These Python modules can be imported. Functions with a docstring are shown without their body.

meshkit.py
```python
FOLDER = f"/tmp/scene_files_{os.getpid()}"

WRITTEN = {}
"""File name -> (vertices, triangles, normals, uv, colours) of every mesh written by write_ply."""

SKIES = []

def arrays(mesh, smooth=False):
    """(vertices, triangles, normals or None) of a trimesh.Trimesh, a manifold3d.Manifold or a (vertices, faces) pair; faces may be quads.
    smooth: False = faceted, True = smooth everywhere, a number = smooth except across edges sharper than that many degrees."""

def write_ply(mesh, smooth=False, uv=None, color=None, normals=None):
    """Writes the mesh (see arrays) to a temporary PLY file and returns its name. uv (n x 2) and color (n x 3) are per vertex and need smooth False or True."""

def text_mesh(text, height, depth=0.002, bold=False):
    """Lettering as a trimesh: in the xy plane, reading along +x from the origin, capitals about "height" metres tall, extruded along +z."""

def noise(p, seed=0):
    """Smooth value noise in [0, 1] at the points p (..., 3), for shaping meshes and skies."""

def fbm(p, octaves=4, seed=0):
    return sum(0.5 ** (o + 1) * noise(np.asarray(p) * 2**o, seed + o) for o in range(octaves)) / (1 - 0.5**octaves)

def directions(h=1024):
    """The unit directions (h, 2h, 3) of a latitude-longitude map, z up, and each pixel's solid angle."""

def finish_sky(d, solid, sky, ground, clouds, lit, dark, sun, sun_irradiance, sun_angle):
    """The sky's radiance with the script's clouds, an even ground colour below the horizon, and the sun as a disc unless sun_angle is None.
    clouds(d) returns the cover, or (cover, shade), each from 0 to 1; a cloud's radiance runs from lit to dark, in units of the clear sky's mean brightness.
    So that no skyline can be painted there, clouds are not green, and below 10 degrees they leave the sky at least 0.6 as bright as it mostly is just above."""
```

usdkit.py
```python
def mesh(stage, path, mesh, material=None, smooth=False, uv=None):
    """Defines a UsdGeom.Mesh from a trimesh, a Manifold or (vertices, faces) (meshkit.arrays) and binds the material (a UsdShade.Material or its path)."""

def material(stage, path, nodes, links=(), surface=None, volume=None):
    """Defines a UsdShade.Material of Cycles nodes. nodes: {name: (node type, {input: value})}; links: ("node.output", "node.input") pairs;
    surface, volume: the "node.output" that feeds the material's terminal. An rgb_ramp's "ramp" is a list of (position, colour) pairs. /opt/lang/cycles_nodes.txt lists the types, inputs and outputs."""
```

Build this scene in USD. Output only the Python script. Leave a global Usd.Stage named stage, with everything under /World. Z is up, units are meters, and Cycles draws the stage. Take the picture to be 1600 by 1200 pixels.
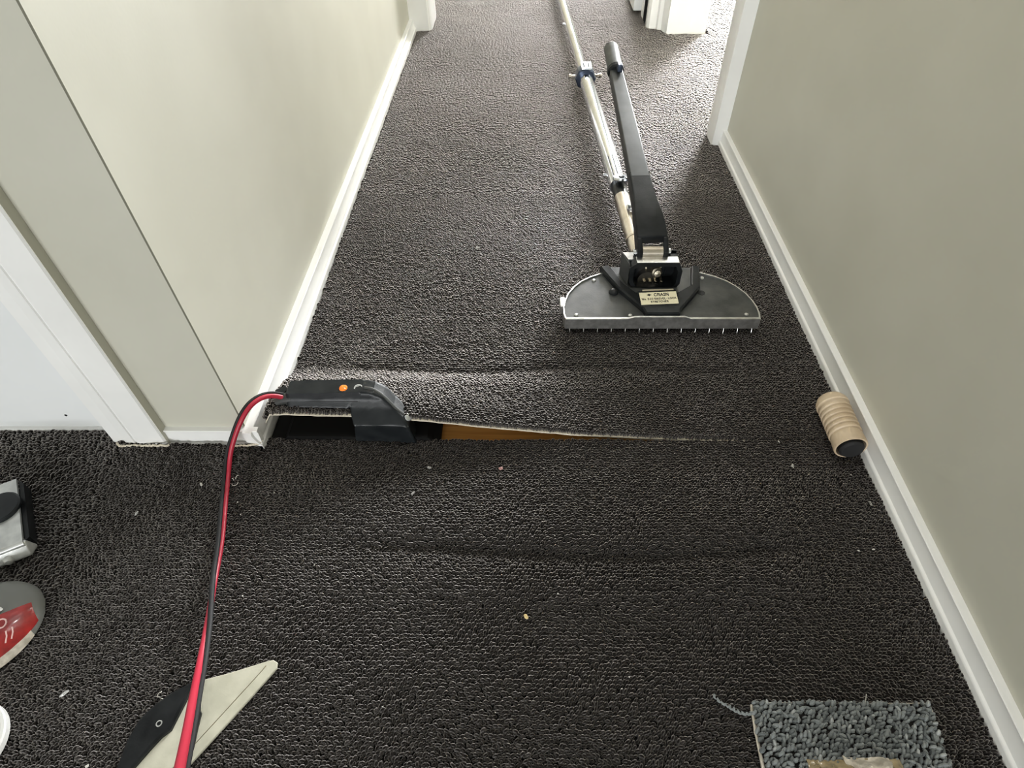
import math, random
import numpy as np
import trimesh, manifold3d as m3
from shapely.geometry import Polygon, LineString, Point
import shapely.ops
import usdkit, meshkit
from pxr import Usd, UsdGeom, UsdLux, UsdShade, Gf, Sdf, Vt

stage = Usd.Stage.CreateInMemory()
UsdGeom.SetStageUpAxis(stage, UsdGeom.Tokens.z)
UsdGeom.SetStageMetersPerUnit(stage, 1.0)
UsdGeom.Xform.Define(stage, '/World')
stage.SetDefaultPrim(stage.GetPrimAtPath('/World'))
UsdGeom.Scope.Define(stage, '/World/Looks')
rng = np.random.default_rng(7)

# ------------------------------------------------------------------ camera, lights, exposure
CAM_H = 0.7433
RIGHT = (0.99977937, 0.01576667, -0.01387887)
DOWN = (0.00209927, -0.7324334, -0.68083544)
FWD = (-0.02089985, 0.6806561, -0.73230491)
F_PX = 949.75
cam = UsdGeom.Camera.Define(stage, '/World/camera')
M = Gf.Matrix4d(RIGHT[0], RIGHT[1], RIGHT[2], 0, -DOWN[0], -DOWN[1], -DOWN[2], 0, -FWD[0], -FWD[1], -FWD[2], 0, 0, 0, CAM_H, 1)
cam.AddTransformOp().Set(M)
cam.CreateHorizontalApertureAttr(36.0)
cam.CreateVerticalApertureAttr(27.0)
cam.CreateFocalLengthAttr(36.0 * F_PX / 1600)
cam.CreateClippingRangeAttr(Gf.Vec2f(0.02, 100))
cam.CreateExposureAttr(0.34)


def window_light(name, loc, w, h, rx, rz, power, color):
    l = UsdLux.RectLight.Define(stage, '/World/' + name)
    l.CreateWidthAttr(w), l.CreateHeightAttr(h)
    l.CreateIntensityAttr(power)
    l.CreateColorAttr(Gf.Vec3f(*color))
    l.AddTranslateOp().Set(Gf.Vec3d(*loc))
    l.AddRotateZOp().Set(rz)
    l.AddRotateXOp().Set(rx)
    return l


# daylight through the window of the room on the right, through an unseen far slot added and shaped to leave the right carpet dim, and through an unseen opening behind the camera, set low to spare the floor
window_light('daylight_side_room', (1.95, 4.57, 1.50), 0.80, 1.3, -90, 0, 112.0, (0.97, 0.99, 1.0))
window_light('daylight_far_room', (0.62, 5.57, 1.10), 0.36, 2.0, -90, 0, 80.0, (0.98, 0.98, 1.0))
window_light('daylight_near_room', (-1.00, -4.47, 0.65), 2.5, 1.1, 90, 0, 13.6, (0.97, 0.99, 1.0))
window_light('hall_ceiling_lamp', (0.10, 1.00, 2.39), 0.3, 0.3, 0, 0, 28.0, (1.0, 0.98, 0.95))  # unseen overhead fill, added to brighten the baseboard tops

# ------------------------------------------------------------------ materials
def mat(name, nodes, links=(), surface='p.BSDF'):
    return usdkit.material(stage, '/World/Looks/' + name, nodes, links, surface=surface)


def plain(name, color, rough=0.5, metallic=0.0, **kw):
    return mat(name, {'p': ('principled_bsdf', {'base_color': color, 'roughness': rough, 'metallic': metallic, **kw})})


def speckled(name, c1, c2, scale, rough=0.5, metallic=0.0, bump=0.0, bump_scale=None, lo=0.35, hi=0.65, detail=4.0, **kw):
    nodes = {'g': ('geometry', {}), 'n': ('noise_texture', {'scale': scale, 'detail': detail}),
             'r': ('rgb_ramp', {'ramp': [(lo, c1), (hi, c2)]}),
             'p': ('principled_bsdf', {'roughness': rough, 'metallic': metallic, **kw})}
    links = [('g.position', 'n.vector'), ('n.fac', 'r.fac'), ('r.color', 'p.base_color')]
    if bump:
        nodes['n2'] = ('noise_texture', {'scale': bump_scale or scale * 6, 'detail': 3.0})
        nodes['b'] = ('bump', {'strength': bump, 'distance': 0.002})
        links += [('g.position', 'n2.vector'), ('n2.fac', 'b.height'), ('b.normal', 'p.normal')]
    return mat(name, nodes, links)


WALL = speckled('wall_paint', (0.545, 0.535, 0.455), (0.58, 0.57, 0.49), 5.0, 0.55, bump=0.04, bump_scale=220)
TRIM = speckled('white_trim_paint', (0.85, 0.85, 0.835), (0.90, 0.90, 0.885), 9.0, 0.32, bump=0.04, bump_scale=120)
DOORP = speckled('white_door_paint', (0.79, 0.81, 0.815), (0.84, 0.855, 0.86), 6.0, 0.30, bump=0.03, bump_scale=90)
CEIL = plain('ceiling_paint', (0.80, 0.80, 0.78), 0.8)
TIMBER = mat('orange_timber', {
    'g': ('geometry', {}), 'm': ('mapping', {'scale': (3.0, 60.0, 1.0)}), 'n': ('noise_texture', {'scale': 2.0, 'detail': 6.0, 'distortion': 0.6}),
    'r': ('rgb_ramp', {'ramp': [(0.3, (0.58, 0.25, 0.055)), (0.7, (0.80, 0.41, 0.11))]}), 'p': ('principled_bsdf', {'roughness': 0.45})},
    [('g.position', 'm.vector'), ('m.vector', 'n.vector'), ('n.fac', 'r.fac'), ('r.color', 'p.base_color')])
UNDERLAY = speckled('underlay_foam', (0.16, 0.13, 0.12), (0.30, 0.22, 0.20), 160, 0.95)
BACKING = speckled('carpet_backing', (0.62, 0.56, 0.44), (0.78, 0.72, 0.60), 500, 0.9)
BASEPILE = plain('carpet_base', (0.012, 0.010, 0.009), 0.95)


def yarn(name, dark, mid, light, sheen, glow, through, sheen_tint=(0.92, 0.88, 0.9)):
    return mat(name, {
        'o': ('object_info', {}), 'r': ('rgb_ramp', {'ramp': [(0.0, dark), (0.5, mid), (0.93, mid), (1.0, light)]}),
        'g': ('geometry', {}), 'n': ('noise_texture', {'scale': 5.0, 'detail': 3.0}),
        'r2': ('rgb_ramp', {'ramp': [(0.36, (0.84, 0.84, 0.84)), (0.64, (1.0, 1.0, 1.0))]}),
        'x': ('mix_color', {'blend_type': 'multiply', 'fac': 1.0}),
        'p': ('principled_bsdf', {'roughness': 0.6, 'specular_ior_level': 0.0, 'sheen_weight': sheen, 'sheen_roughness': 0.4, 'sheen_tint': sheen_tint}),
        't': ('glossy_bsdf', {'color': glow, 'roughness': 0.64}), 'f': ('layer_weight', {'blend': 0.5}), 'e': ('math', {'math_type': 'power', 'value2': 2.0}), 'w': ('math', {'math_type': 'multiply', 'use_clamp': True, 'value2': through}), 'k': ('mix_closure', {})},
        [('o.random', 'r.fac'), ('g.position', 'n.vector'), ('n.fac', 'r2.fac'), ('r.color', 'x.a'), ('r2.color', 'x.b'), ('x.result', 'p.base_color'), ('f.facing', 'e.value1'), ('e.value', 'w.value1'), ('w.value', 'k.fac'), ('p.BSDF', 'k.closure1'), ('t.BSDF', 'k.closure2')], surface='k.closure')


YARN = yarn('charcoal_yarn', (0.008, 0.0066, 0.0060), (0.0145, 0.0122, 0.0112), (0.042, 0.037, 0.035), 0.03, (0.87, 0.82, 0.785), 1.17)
YARN_MAT = yarn('grey_yarn', (0.12, 0.132, 0.134), (0.26, 0.28, 0.28), (0.52, 0.54, 0.54), 0.2, (0.6, 0.64, 0.64), 0.5)
BLACK = speckled('black_enamel', (0.008, 0.009, 0.010), (0.018, 0.020, 0.021), 40, 0.30, bump=0.06, bump_scale=400, specular_ior_level=0.2)
PLATE = speckled('scuffed_black_plate', (0.028, 0.030, 0.030), (0.070, 0.073, 0.069), 26, 0.45, bump=0.08, bump_scale=300)
LEVERGREY = speckled('dark_grey_lever', (0.020, 0.023, 0.023), (0.034, 0.038, 0.038), 30, 0.42)
CAST = speckled('cast_aluminium', (0.46, 0.46, 0.45), (0.66, 0.66, 0.65), 90, 0.38, 1.0, bump=0.1, bump_scale=500)
EDGE = speckled('bare_metal_edge', (0.72, 0.72, 0.70), (0.86, 0.86, 0.84), 120, 0.3, 1.0)
CHROME = speckled('chrome', (0.74, 0.77, 0.82), (0.88, 0.91, 0.97), 60, 0.13, 1.0)
WARMCHROME = speckled('worn_nickel', (0.60, 0.54, 0.46), (0.74, 0.68, 0.59), 50, 0.26, 1.0)
BLUEBLACK = plain('blue_black_collar', (0.05, 0.065, 0.10), 0.3, 0.6)
BRASS = plain('dull_nickel', (0.62, 0.56, 0.44), 0.35, 1.0)
RUBBER = speckled('rubber_grip', (0.030, 0.034, 0.032), (0.05, 0.056, 0.052), 60, 0.45)
LABELC = plain('cream_label', (0.80, 0.74, 0.52), 0.5)
INK = plain('black_ink', (0.012, 0.010, 0.008), 0.6)
IRONB = speckled('charcoal_plastic', (0.007, 0.009, 0.011), (0.015, 0.018, 0.020), 50, 0.34, bump=0.05, bump_scale=500, specular_ior_level=0.3)
ORANGE = plain('orange_lens', (0.95, 0.20, 0.02), 0.15, 0.0, emission_color=(1.0, 0.22, 0.02), emission_strength=0.35, coat_weight=0.6)
GREYLENS = plain('grey_dial', (0.42, 0.43, 0.42), 0.3)
REDCORD = plain('red_cord', (0.44, 0.020, 0.045), 0.42)
TAN = speckled('tan_plastic', (0.56, 0.43, 0.29), (0.66, 0.53, 0.38), 30, 0.42, bump=0.03, bump_scale=200)
VOID = plain('black_rubber_core', (0.008, 0.008, 0.009), 0.7)
BEIGE = speckled('beige_plastic', (0.50, 0.49, 0.39), (0.60, 0.585, 0.475), 45, 0.4, bump=0.05, bump_scale=350)
BEIGE_LINE = plain('beige_groove', (0.20, 0.18, 0.12), 0.7)
SOLEDARK = plain('shade_darkened_metal', (0.007, 0.007, 0.007), 0.6, specular_ior_level=0.15)  # black sole metal, darkened further for the shade under the carpet
DARKLINE = plain('corner_dark_line', (0.20, 0.195, 0.15), 0.8)  # dark olive-grey of the thin line at the wall corner
STEEL = speckled('brushed_steel', (0.52, 0.53, 0.52), (0.68, 0.69, 0.67), 70, 0.36, 0.55)
FILM = mat('cloudy_plastic', {'p': ('principled_bsdf', {'base_color': (0.23, 0.235, 0.22), 'roughness': 0.34, 'transmission_weight': 0.2, 'ior': 1.3})})
REDPRINT = speckled('red_print', (0.22, 0.006, 0.008), (0.42, 0.016, 0.014), 60, 0.25, coat_weight=0.5)
PINKPRINT = plain('pale_pink_print', (0.80, 0.52, 0.50), 0.4)
WHITEPL = plain('white_plastic', (0.84, 0.84, 0.82), 0.35)
LINT = plain('white_lint', (0.62, 0.60, 0.55), 0.8)
YELLOWCHIP = plain('straw_yellow_chip', (0.80, 0.62, 0.30), 0.6)
CLEARCHIP = plain('clear_scrap', (0.62, 0.62, 0.60), 0.12, 0.0, alpha=0.75)
GREYCHIP = plain('grey_scrap', (0.30, 0.29, 0.28), 0.8)
PINKCHIP = plain('pink_scrap', (0.45, 0.25, 0.24), 0.7)
AMBER = speckled('amber_film', (0.16, 0.115, 0.045), (0.42, 0.33, 0.19), 55, 0.18, coat_weight=0.7)
RUST = speckled('orange_print', (0.55, 0.16, 0.06), (0.80, 0.38, 0.22), 80, 0.35)
PALEFILM = speckled('pale_crumpled_film', (0.42, 0.38, 0.31), (0.72, 0.66, 0.57), 120, 0.25)

# ------------------------------------------------------------------ scene helpers
_taken = {}


def path_for(name, parent):
    base = parent.GetPath().pathString if parent else '/World'
    key = base + '/' + name
    n = _taken.get(key, 0)
    _taken[key] = n + 1
    return key if n == 0 else f'{key}_{n:03d}'


def tag(prim, label=None, cat=None, group=None, kind=None):
    for k, v in (('label', label), ('category', cat), ('group', group), ('kind', kind)):
        if v:
            prim.SetCustomDataByKey(k, v)
    return prim


def origin(parent):
    return np.array(parent.GetCustomDataByKey('_at')) if False else ORIG.get(str(parent.GetPath()), np.zeros(3)) if parent else np.zeros(3)


ORIG = {}


def thing(name, label, cat, loc, group=None):
    p = path_for(name, None)
    x = UsdGeom.Xform.Define(stage, p)
    x.AddTranslateOp().Set(Gf.Vec3d(*map(float, loc)))
    ORIG[p] = np.array(loc, float)
    return tag(x.GetPrim(), label, cat, group)


def obj(name, mesh, material, parent=None, smooth=32, label=None, cat=None, group=None, kind=None):
    """One Mesh prim; the mesh is given in world coordinates."""
    p = path_for(name, parent)
    v, f, n = meshkit.arrays(mesh, False)
    o = origin(parent)
    m = usdkit.mesh(stage, p, trimesh.Trimesh(v - o, f, process=True), material, smooth=smooth)
    ORIG[p] = o
    return tag(m.GetPrim(), label, cat, group, kind)


def struct(name, mesh, material, parent=None, smooth=False, label=None):
    return obj(name, mesh, material, parent, smooth, label=label, kind=None if parent else 'structure')


def cat(*ms):
    return trimesh.util.concatenate([as_mesh(m) for m in ms])


def as_mesh(m):
    if hasattr(m, 'to_mesh'):
        k = m.to_mesh()
        return trimesh.Trimesh(np.array(k.vert_properties[:, :3], float), np.array(k.tri_verts), process=False)
    return m


def box(x0, x1, y0, y1, z0, z1, r=0.0, seg=8):
    if r <= 0:
        b = trimesh.creation.box([x1 - x0, y1 - y0, z1 - z0])
        b.apply_translation([(x0 + x1) / 2, (y0 + y1) / 2, (z0 + z1) / 2])
        return b
    s = m3.Manifold.sphere(r, seg)
    return as_mesh(m3.Manifold.batch_hull([s.translate((x, y, z)) for x in (x0 + r, x1 - r) for y in (y0 + r, y1 - r) for z in (z0 + r, z1 - r)]))


def prism(poly, z0, z1):
    if not isinstance(poly, Polygon):
        poly = Polygon(poly)
    m = trimesh.creation.extrude_polygon(poly.buffer(0), z1 - z0, engine='earcut')
    m.apply_translation([0, 0, z0])
    return m


def bevel_prism(poly, z0, z1, b):
    """A plate with a chamfered top edge."""
    poly = Polygon(poly) if not isinstance(poly, Polygon) else poly
    inner = poly.buffer(-b, join_style=1)
    hull = [prism(poly, z0, z1 - b)]
    lo, hi = np.array(poly.exterior.coords)[:-1], inner
    top = prism(inner, z1 - b, z1)
    n = len(lo)
    ring = [hi.exterior.interpolate(hi.exterior.project(Point(p))).coords[0] for p in lo]
    v = np.vstack([np.c_[lo, np.full(n, z1 - b)], np.c_[np.array(ring), np.full(n, z1)]])
    f = []
    ccw = poly.exterior.is_ccw
    for i in range(n):
        j = (i + 1) % n
        q = [(i, j, n + j), (i, n + j, n + i)]
        f += q if ccw else [t[::-1] for t in q]
    return cat(hull[0], top, trimesh.Trimesh(v, np.array(f), process=False))


def extrude_x(poly_yz, x0, x1):
    m = prism(poly_yz, 0, x1 - x0)
    v = m.vertices.copy()
    m.vertices = np.c_[v[:, 2] + x0, v[:, 0], v[:, 1]]
    return m


def extrude_y(poly_xz, y0, y1):
    m = prism(poly_xz, 0, y1 - y0)
    v = m.vertices.copy()
    m.vertices = np.c_[v[:, 0], y1 - v[:, 2], v[:, 1]]
    return m


def smooth_path(pts, n):
    from scipy.interpolate import CubicSpline
    pts = np.asarray(pts, float)
    t = np.r_[0, np.cumsum(np.linalg.norm(np.diff(pts, axis=0), axis=1))]
    return CubicSpline(t, pts)(np.linspace(0, t[-1], n))


def sweep(pts, radii, sides=16, cap=True):
    pts = np.asarray(pts, float)
    radii = np.broadcast_to(radii, len(pts)).astype(float)
    t = np.gradient(pts, axis=0)
    t /= np.linalg.norm(t, axis=1)[:, None]
    u = np.cross(t[0], [0, 0, 1.0])
    if np.linalg.norm(u) < 1e-6:
        u = np.cross(t[0], [0, 1.0, 0])
    rows, a = [], np.linspace(0, 2 * np.pi, sides, endpoint=False)
    for k in range(len(pts)):
        u = u - (u @ t[k]) * t[k]
        u /= np.linalg.norm(u)
        w = np.cross(t[k], u)
        rows.append(pts[k] + radii[k] * (np.cos(a)[:, None] * u + np.sin(a)[:, None] * w))
    v, f = np.vstack(rows), []
    for k in range(len(pts) - 1):
        for i in range(sides):
            j = (i + 1) % sides
            p, q, r, s = k * sides + i, k * sides + j, (k + 1) * sides + j, (k + 1) * sides + i
            f += [(p, q, r), (p, r, s)]
    if cap:
        v = np.vstack([v, pts[0], pts[-1]])
        a0, b0 = len(v) - 2, len(v) - 1
        for i in range(sides):
            j = (i + 1) % sides
            f += [(a0, j, i), (b0, (len(pts) - 1) * sides + i, (len(pts) - 1) * sides + j)]
    m = trimesh.Trimesh(v, np.array(f), process=False)
    if m.volume < 0:
        m.invert()
    return m


def rod(a, b, r, sides=16, bevel=0.0):
    a, b = np.asarray(a, float), np.asarray(b, float)
    if bevel:
        d = (b - a) / np.linalg.norm(b - a)
        return sweep([a, a + d * 1e-5, a + d * bevel, b - d * bevel, b - d * 1e-5, b], [r - bevel, r - bevel, r, r, r - bevel, r - bevel], sides)
    return sweep([a, b], r, sides)


def lathe_along(a, direction, profile, sides=32):
    """profile: (distance along, radius) pairs."""
    d = np.asarray(direction, float) / np.linalg.norm(direction)
    a = np.asarray(a, float)
    prof = np.asarray(profile, float)
    u = np.cross(d, [0, 0, 1.0])
    if np.linalg.norm(u) < 1e-6:
        u = np.array([1.0, 0, 0])
    u /= np.linalg.norm(u)
    w = np.cross(d, u)
    ang = np.linspace(0, 2 * np.pi, sides, endpoint=False)
    v = np.vstack([a + d * s + r * (np.cos(ang)[:, None] * u + np.sin(ang)[:, None] * w) for s, r in prof])
    f = []
    for k in range(len(prof) - 1):
        for i in range(sides):
            j = (i + 1) % sides
            p, q, r, s = k * sides + i, k * sides + j, (k + 1) * sides + j, (k + 1) * sides + i
            f += [(p, q, r), (p, r, s)]
    m = trimesh.Trimesh(v, np.array(f), process=True)
    trimesh.repair.fix_normals(m)
    return m


def ss(a, b, x):
    t = np.clip((np.asarray(x, float) - a) / (b - a), 0, 1)
    return t * t * (3 - 2 * t)


# ------------------------------------------------------------------ the room
XL, XR = -0.420, 0.518            # hall wall faces
YC = 0.567                        # front face of the return wall on the left
ZF = -0.020                       # timber floor under the carpet
fl = struct('floor', box(-4.1, 3.4, -4.6, 5.7, -0.06, ZF), TIMBER)
struct('underlay', cat(box(-0.395, 0.50, 0.70, 5.5, ZF, -0.011), box(0.50, 3.2, 1.62, 4.5, ZF, -0.011)), UNDERLAY, fl)
struct('underlay', cat(box(-0.405, 0.50, -4.4, 0.545, ZF, -0.011), box(-3.9, -0.405, -4.4, 0.535, ZF, -0.011)), UNDERLAY, fl)
struct('ceiling', box(-4.1, 3.4, -4.6, 5.7, 2.4, 2.5), CEIL)
struct('wall_left', cat(
    prism([(XL, YC), (XL, 2.49), (-1.6, 2.49), (-1.6, 2.39), (XL - 0.10, 2.39), (XL - 0.10, YC + 0.1), (-0.615, YC + 0.1), (-0.615, YC)][::-1], ZF, 2.4),
    box(-1.43, -0.615, YC, YC + 0.1, 2.05, 2.4), box(-4.0, -1.43, YC, YC + 0.1, ZF, 2.4)), WALL)
obj('corner_joint', sweep([(XL + 0.0002, YC + 0.0006, 0.04), (XL + 0.0002, YC + 0.0006, 2.39)], 0.0011, 8), DARKLINE, stage.GetPrimAtPath('/World/wall_left'), label='dark hairline along the painted corner')
struct('wall_right', cat(
    box(XR, XR + 0.1, -4.5, 1.600, ZF, 2.4), box(XR, XR + 0.1, 1.600, 2.42, 2.05, 2.4), box(XR, XR + 0.1, 2.42, 2.60, ZF, 2.4)), WALL)
struct('wall_far', cat(box(0.45, 0.618, 2.50, 2.60, ZF, 2.4), box(-0.36, 0.45, 2.50, 2.60, 2.05, 2.4),
                       box(-1.6, -2.1, 2.49, 2.59, ZF, 2.4) if False else box(-2.1, -0.42, 2.50, 2.60, ZF, 2.4)), WALL)
# rooms the light comes from
struct('wall_side_room', cat(box(0.618, 3.2, 0.95, 1.05, ZF, 2.4), box(3.2, 3.3, 0.95, 4.6, ZF, 2.4)), WALL)
struct('wall_side_window', cat(box(0.618, 1.54, 4.5, 4.6, ZF, 2.4), box(2.36, 3.3, 4.5, 4.6, ZF, 2.4), box(1.54, 2.36, 4.5, 4.6, ZF, 0.84), box(1.54, 2.36, 4.5, 4.6, 2.16, 2.4)), WALL)
struct('wall_far_room', cat(box(0.540, 0.634, 2.60, 4.5, ZF, 2.4), box(0.86, 0.96, 4.6, 5.6, ZF, 2.4), box(-2.0, -1.9, 2.6, 5.6, ZF, 2.4)), WALL)
struct('wall_far_window', cat(box(-2.0, 0.43, 5.5, 5.6, ZF, 2.4), box(0.81, 0.96, 5.5, 5.6, ZF, 2.4), box(0.43, 0.81, 5.5, 5.6, ZF, 0.08), box(0.43, 0.81, 5.5, 5.6, 2.12, 2.4)), WALL)
struct('wall_near_left', box(-4.1, -4.0, -4.5, 0.667, ZF, 2.4), WALL)
struct('wall_near', cat(box(-4.0, -2.26, -4.6, -4.5, ZF, 2.4), box(0.26, 0.618, -4.6, -4.5, ZF, 2.4), box(-2.26, 0.26, -4.6, -4.5, ZF, 0.09), box(-2.26, 0.26, -4.6, -4.5, 1.21, 2.4)), WALL)


def base_profile(T, t2, z0=ZF):
    s = np.linspace(0, 1, 9)
    cove = [(t2 + (T - 0.0036 - t2) * (1 - a) ** 2.1, 0.0125 + 0.0215 * a) for a in s]
    return [(0, z0), (T, z0), (T, 0.0065), (T - 0.0004, 0.0085), (T - 0.0014, 0.0100), (T - 0.0030, 0.0108), (T - 0.0036, 0.0114)] + cove + [
        (t2 + 0.0012, 0.0347), (t2 + 0.0014, 0.0362), (t2 + 0.0006, 0.0373), (t2 - 0.001, 0.0376), (0, 0.0378)]


pl, pr, pf = base_profile(0.022, 0.012), base_profile(0.015, 0.0095), base_profile(0.0125, 0.0075)
struct('baseboard_left', extrude_y([(XL + u, z) for u, z in pl], YC - 0.0125, 2.452), TRIM, smooth=35)
struct('baseboard_front', extrude_x([(YC - u, z) for u, z in pf], -0.541, XL + 0.021), TRIM, smooth=35)
struct('baseboard_right', extrude_y([(XR - u, z) for u, z in pr][::-1], -4.4, 1.546), TRIM, smooth=35)

# left door: casing with the groove, lining and white leaf
t1 = struct('trim_1', prism([(-0.541, 0.5535), (-0.5432, 0.551), (-0.5845, 0.551), (-0.5855, 0.5535), (-0.5885, 0.5535), (-0.5895, 0.5515), (-0.6040, 0.5525), (-0.606, 0.555), (-0.606, YC), (-0.541, YC)], ZF, 2.10), TRIM, smooth=40,
            label=None)
obj('painted_edge', box(-0.5415, -0.5402, 0.5535, YC - 0.0002, ZF, 2.10), WALL, t1, smooth=False, label='wall-coloured edge of the white casing')
struct('door_lining', box(-0.625, -0.606, 0.556, 0.667, ZF, 2.06), TRIM, t1)
d1 = struct('door_1', cat(box(-1.42, -0.6255, 0.590, 0.626, 0.004, 2.04)), DOORP)
obj('screw_mark', lathe_along((-0.705, 0.5902, 0.036), (0, -1, 0), [(-0.002, 0.0), (-0.002, 0.0022), (0.0006, 0.0022), (0.0010, 0.0)], 12), VOID, d1, label='small dark mark near the foot of the white door')
struct('threshold_strip', box(-1.42, -0.626, 0.583, 0.600, ZF, 0.0085, 0.002), TRIM, d1)
# right doorway, near jamb
struct('trim_2', prism([(0.4845, 1.552), (0.4865, 1.545), (XR + 0.0, 1.545), (XR + 0.0, 1.600), (0.64, 1.600), (0.64, 1.618), (0.4900, 1.618), (0.4845, 1.606)][::-1], ZF, 2.10), TRIM, smooth=35)
# right doorway, far jamb, and the casing round the doorway across the end of the hall
t3 = struct('trim_3', prism([(0.500, 2.393), (0.579, 2.391), (0.581, 2.402), (0.618, 2.400), (0.640, 2.402), (0.640, 2.42), (0.500, 2.45)], ZF, 2.10), TRIM, smooth=25)
struct('casing', prism([(0.438, 2.484), (0.4385, 2.462), (0.446, 2.449), (0.470, 2.446), (0.474, 2.434), (0.486, 2.430), (0.490, 2.412), (0.499, 2.3935), (0.4995, 2.50), (0.438, 2.55)], ZF, 2.10), TRIM, t3, smooth=25)
struct('door_lining', box(0.438, 0.452, 2.485, 2.61, ZF, 2.10), TRIM, t3)
struct('trim_4', prism([(XL, 2.452), (-0.352, 2.452), (-0.346, 2.458), (-0.341, 2.474), (-0.341, 2.61), (-0.36, 2.61), (-0.36, 2.50), (XL, 2.50)][::-1], ZF, 2.10), TRIM, smooth=25)
struct('door_2', box(0.4085, 0.4465, 2.615, 2.99, 0.012, 2.04, 0.0015), DOORP)

# ------------------------------------------------------------------ carpets
def edge_lift(x):
    """How far the loose cut edge of the hall carpet is lifted by the iron (backing height minus flat)."""
    return np.interp(x, [-0.40, -0.385, -0.36, -0.25, -0.175, -0.058, 0.08, 0.22, 0.36, 0.50], [0.030, 0.055, 0.056, 0.052, 0.046, 0.027, 0.0095, 0.003, 0.0, 0.0])


def h_rear(x, y):
    b = edge_lift(x) * (1 - ss(0.600, 0.735, y))
    wav = 0.0022 * np.sin(9 * x + 4 * y) * np.sin(5.3 * y + 1) * ss(0.7, 0.9, y)
    crease = -0.0040 * np.exp(-((y - 0.722 - 0.006 * np.sin(14 * x)) / 0.011) ** 2) * ss(-0.36, -0.25, x) * (1 - ss(0.30, 0.46, x))
    hump = 0.0035 * np.exp(-((y - 0.675) / 0.022) ** 2) * (1 - ss(-0.1, 0.35, x))
    return b + wav + crease + hump


def h_front(x, y):
    wall = 0.017 * (1 - ss(0.0, 0.085, 0.556 - y)) * (1 - ss(-0.425, -0.395, x)) * (1 - 0.45 * (1 - ss(-0.66, -0.60, x)))
    yy = y + 0.012 * np.sin(7 * x + 0.5) - 0.02 * x
    z = 0.0050 * np.exp(-((yy - 0.425) / 0.034) ** 2) - 0.0055 * np.exp(-((yy - 0.385) / 0.011) ** 2) + 0.0050 * np.exp(-((yy - 0.345) / 0.035) ** 2) + 0.003 * np.exp(-((yy - 0.22) / 0.05) ** 2)
    m = ss(-0.34, -0.10, x) * (1 - ss(0.33, 0.45, x))
    dip = -0.004 * np.exp(-((y - 0.535) / 0.035) ** 2) * ss(-0.38, -0.30, x)
    return wall + z * m + dip + 0.0012 * np.sin(17 * x) * np.sin(13 * y)


def seam_shift(x, y):
    """The two cut edges meet towards the right end of the seam."""
    return -0.0054 * ss(0.02, 0.34, x) * (1 - ss(0.595, 0.72, y))


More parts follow.
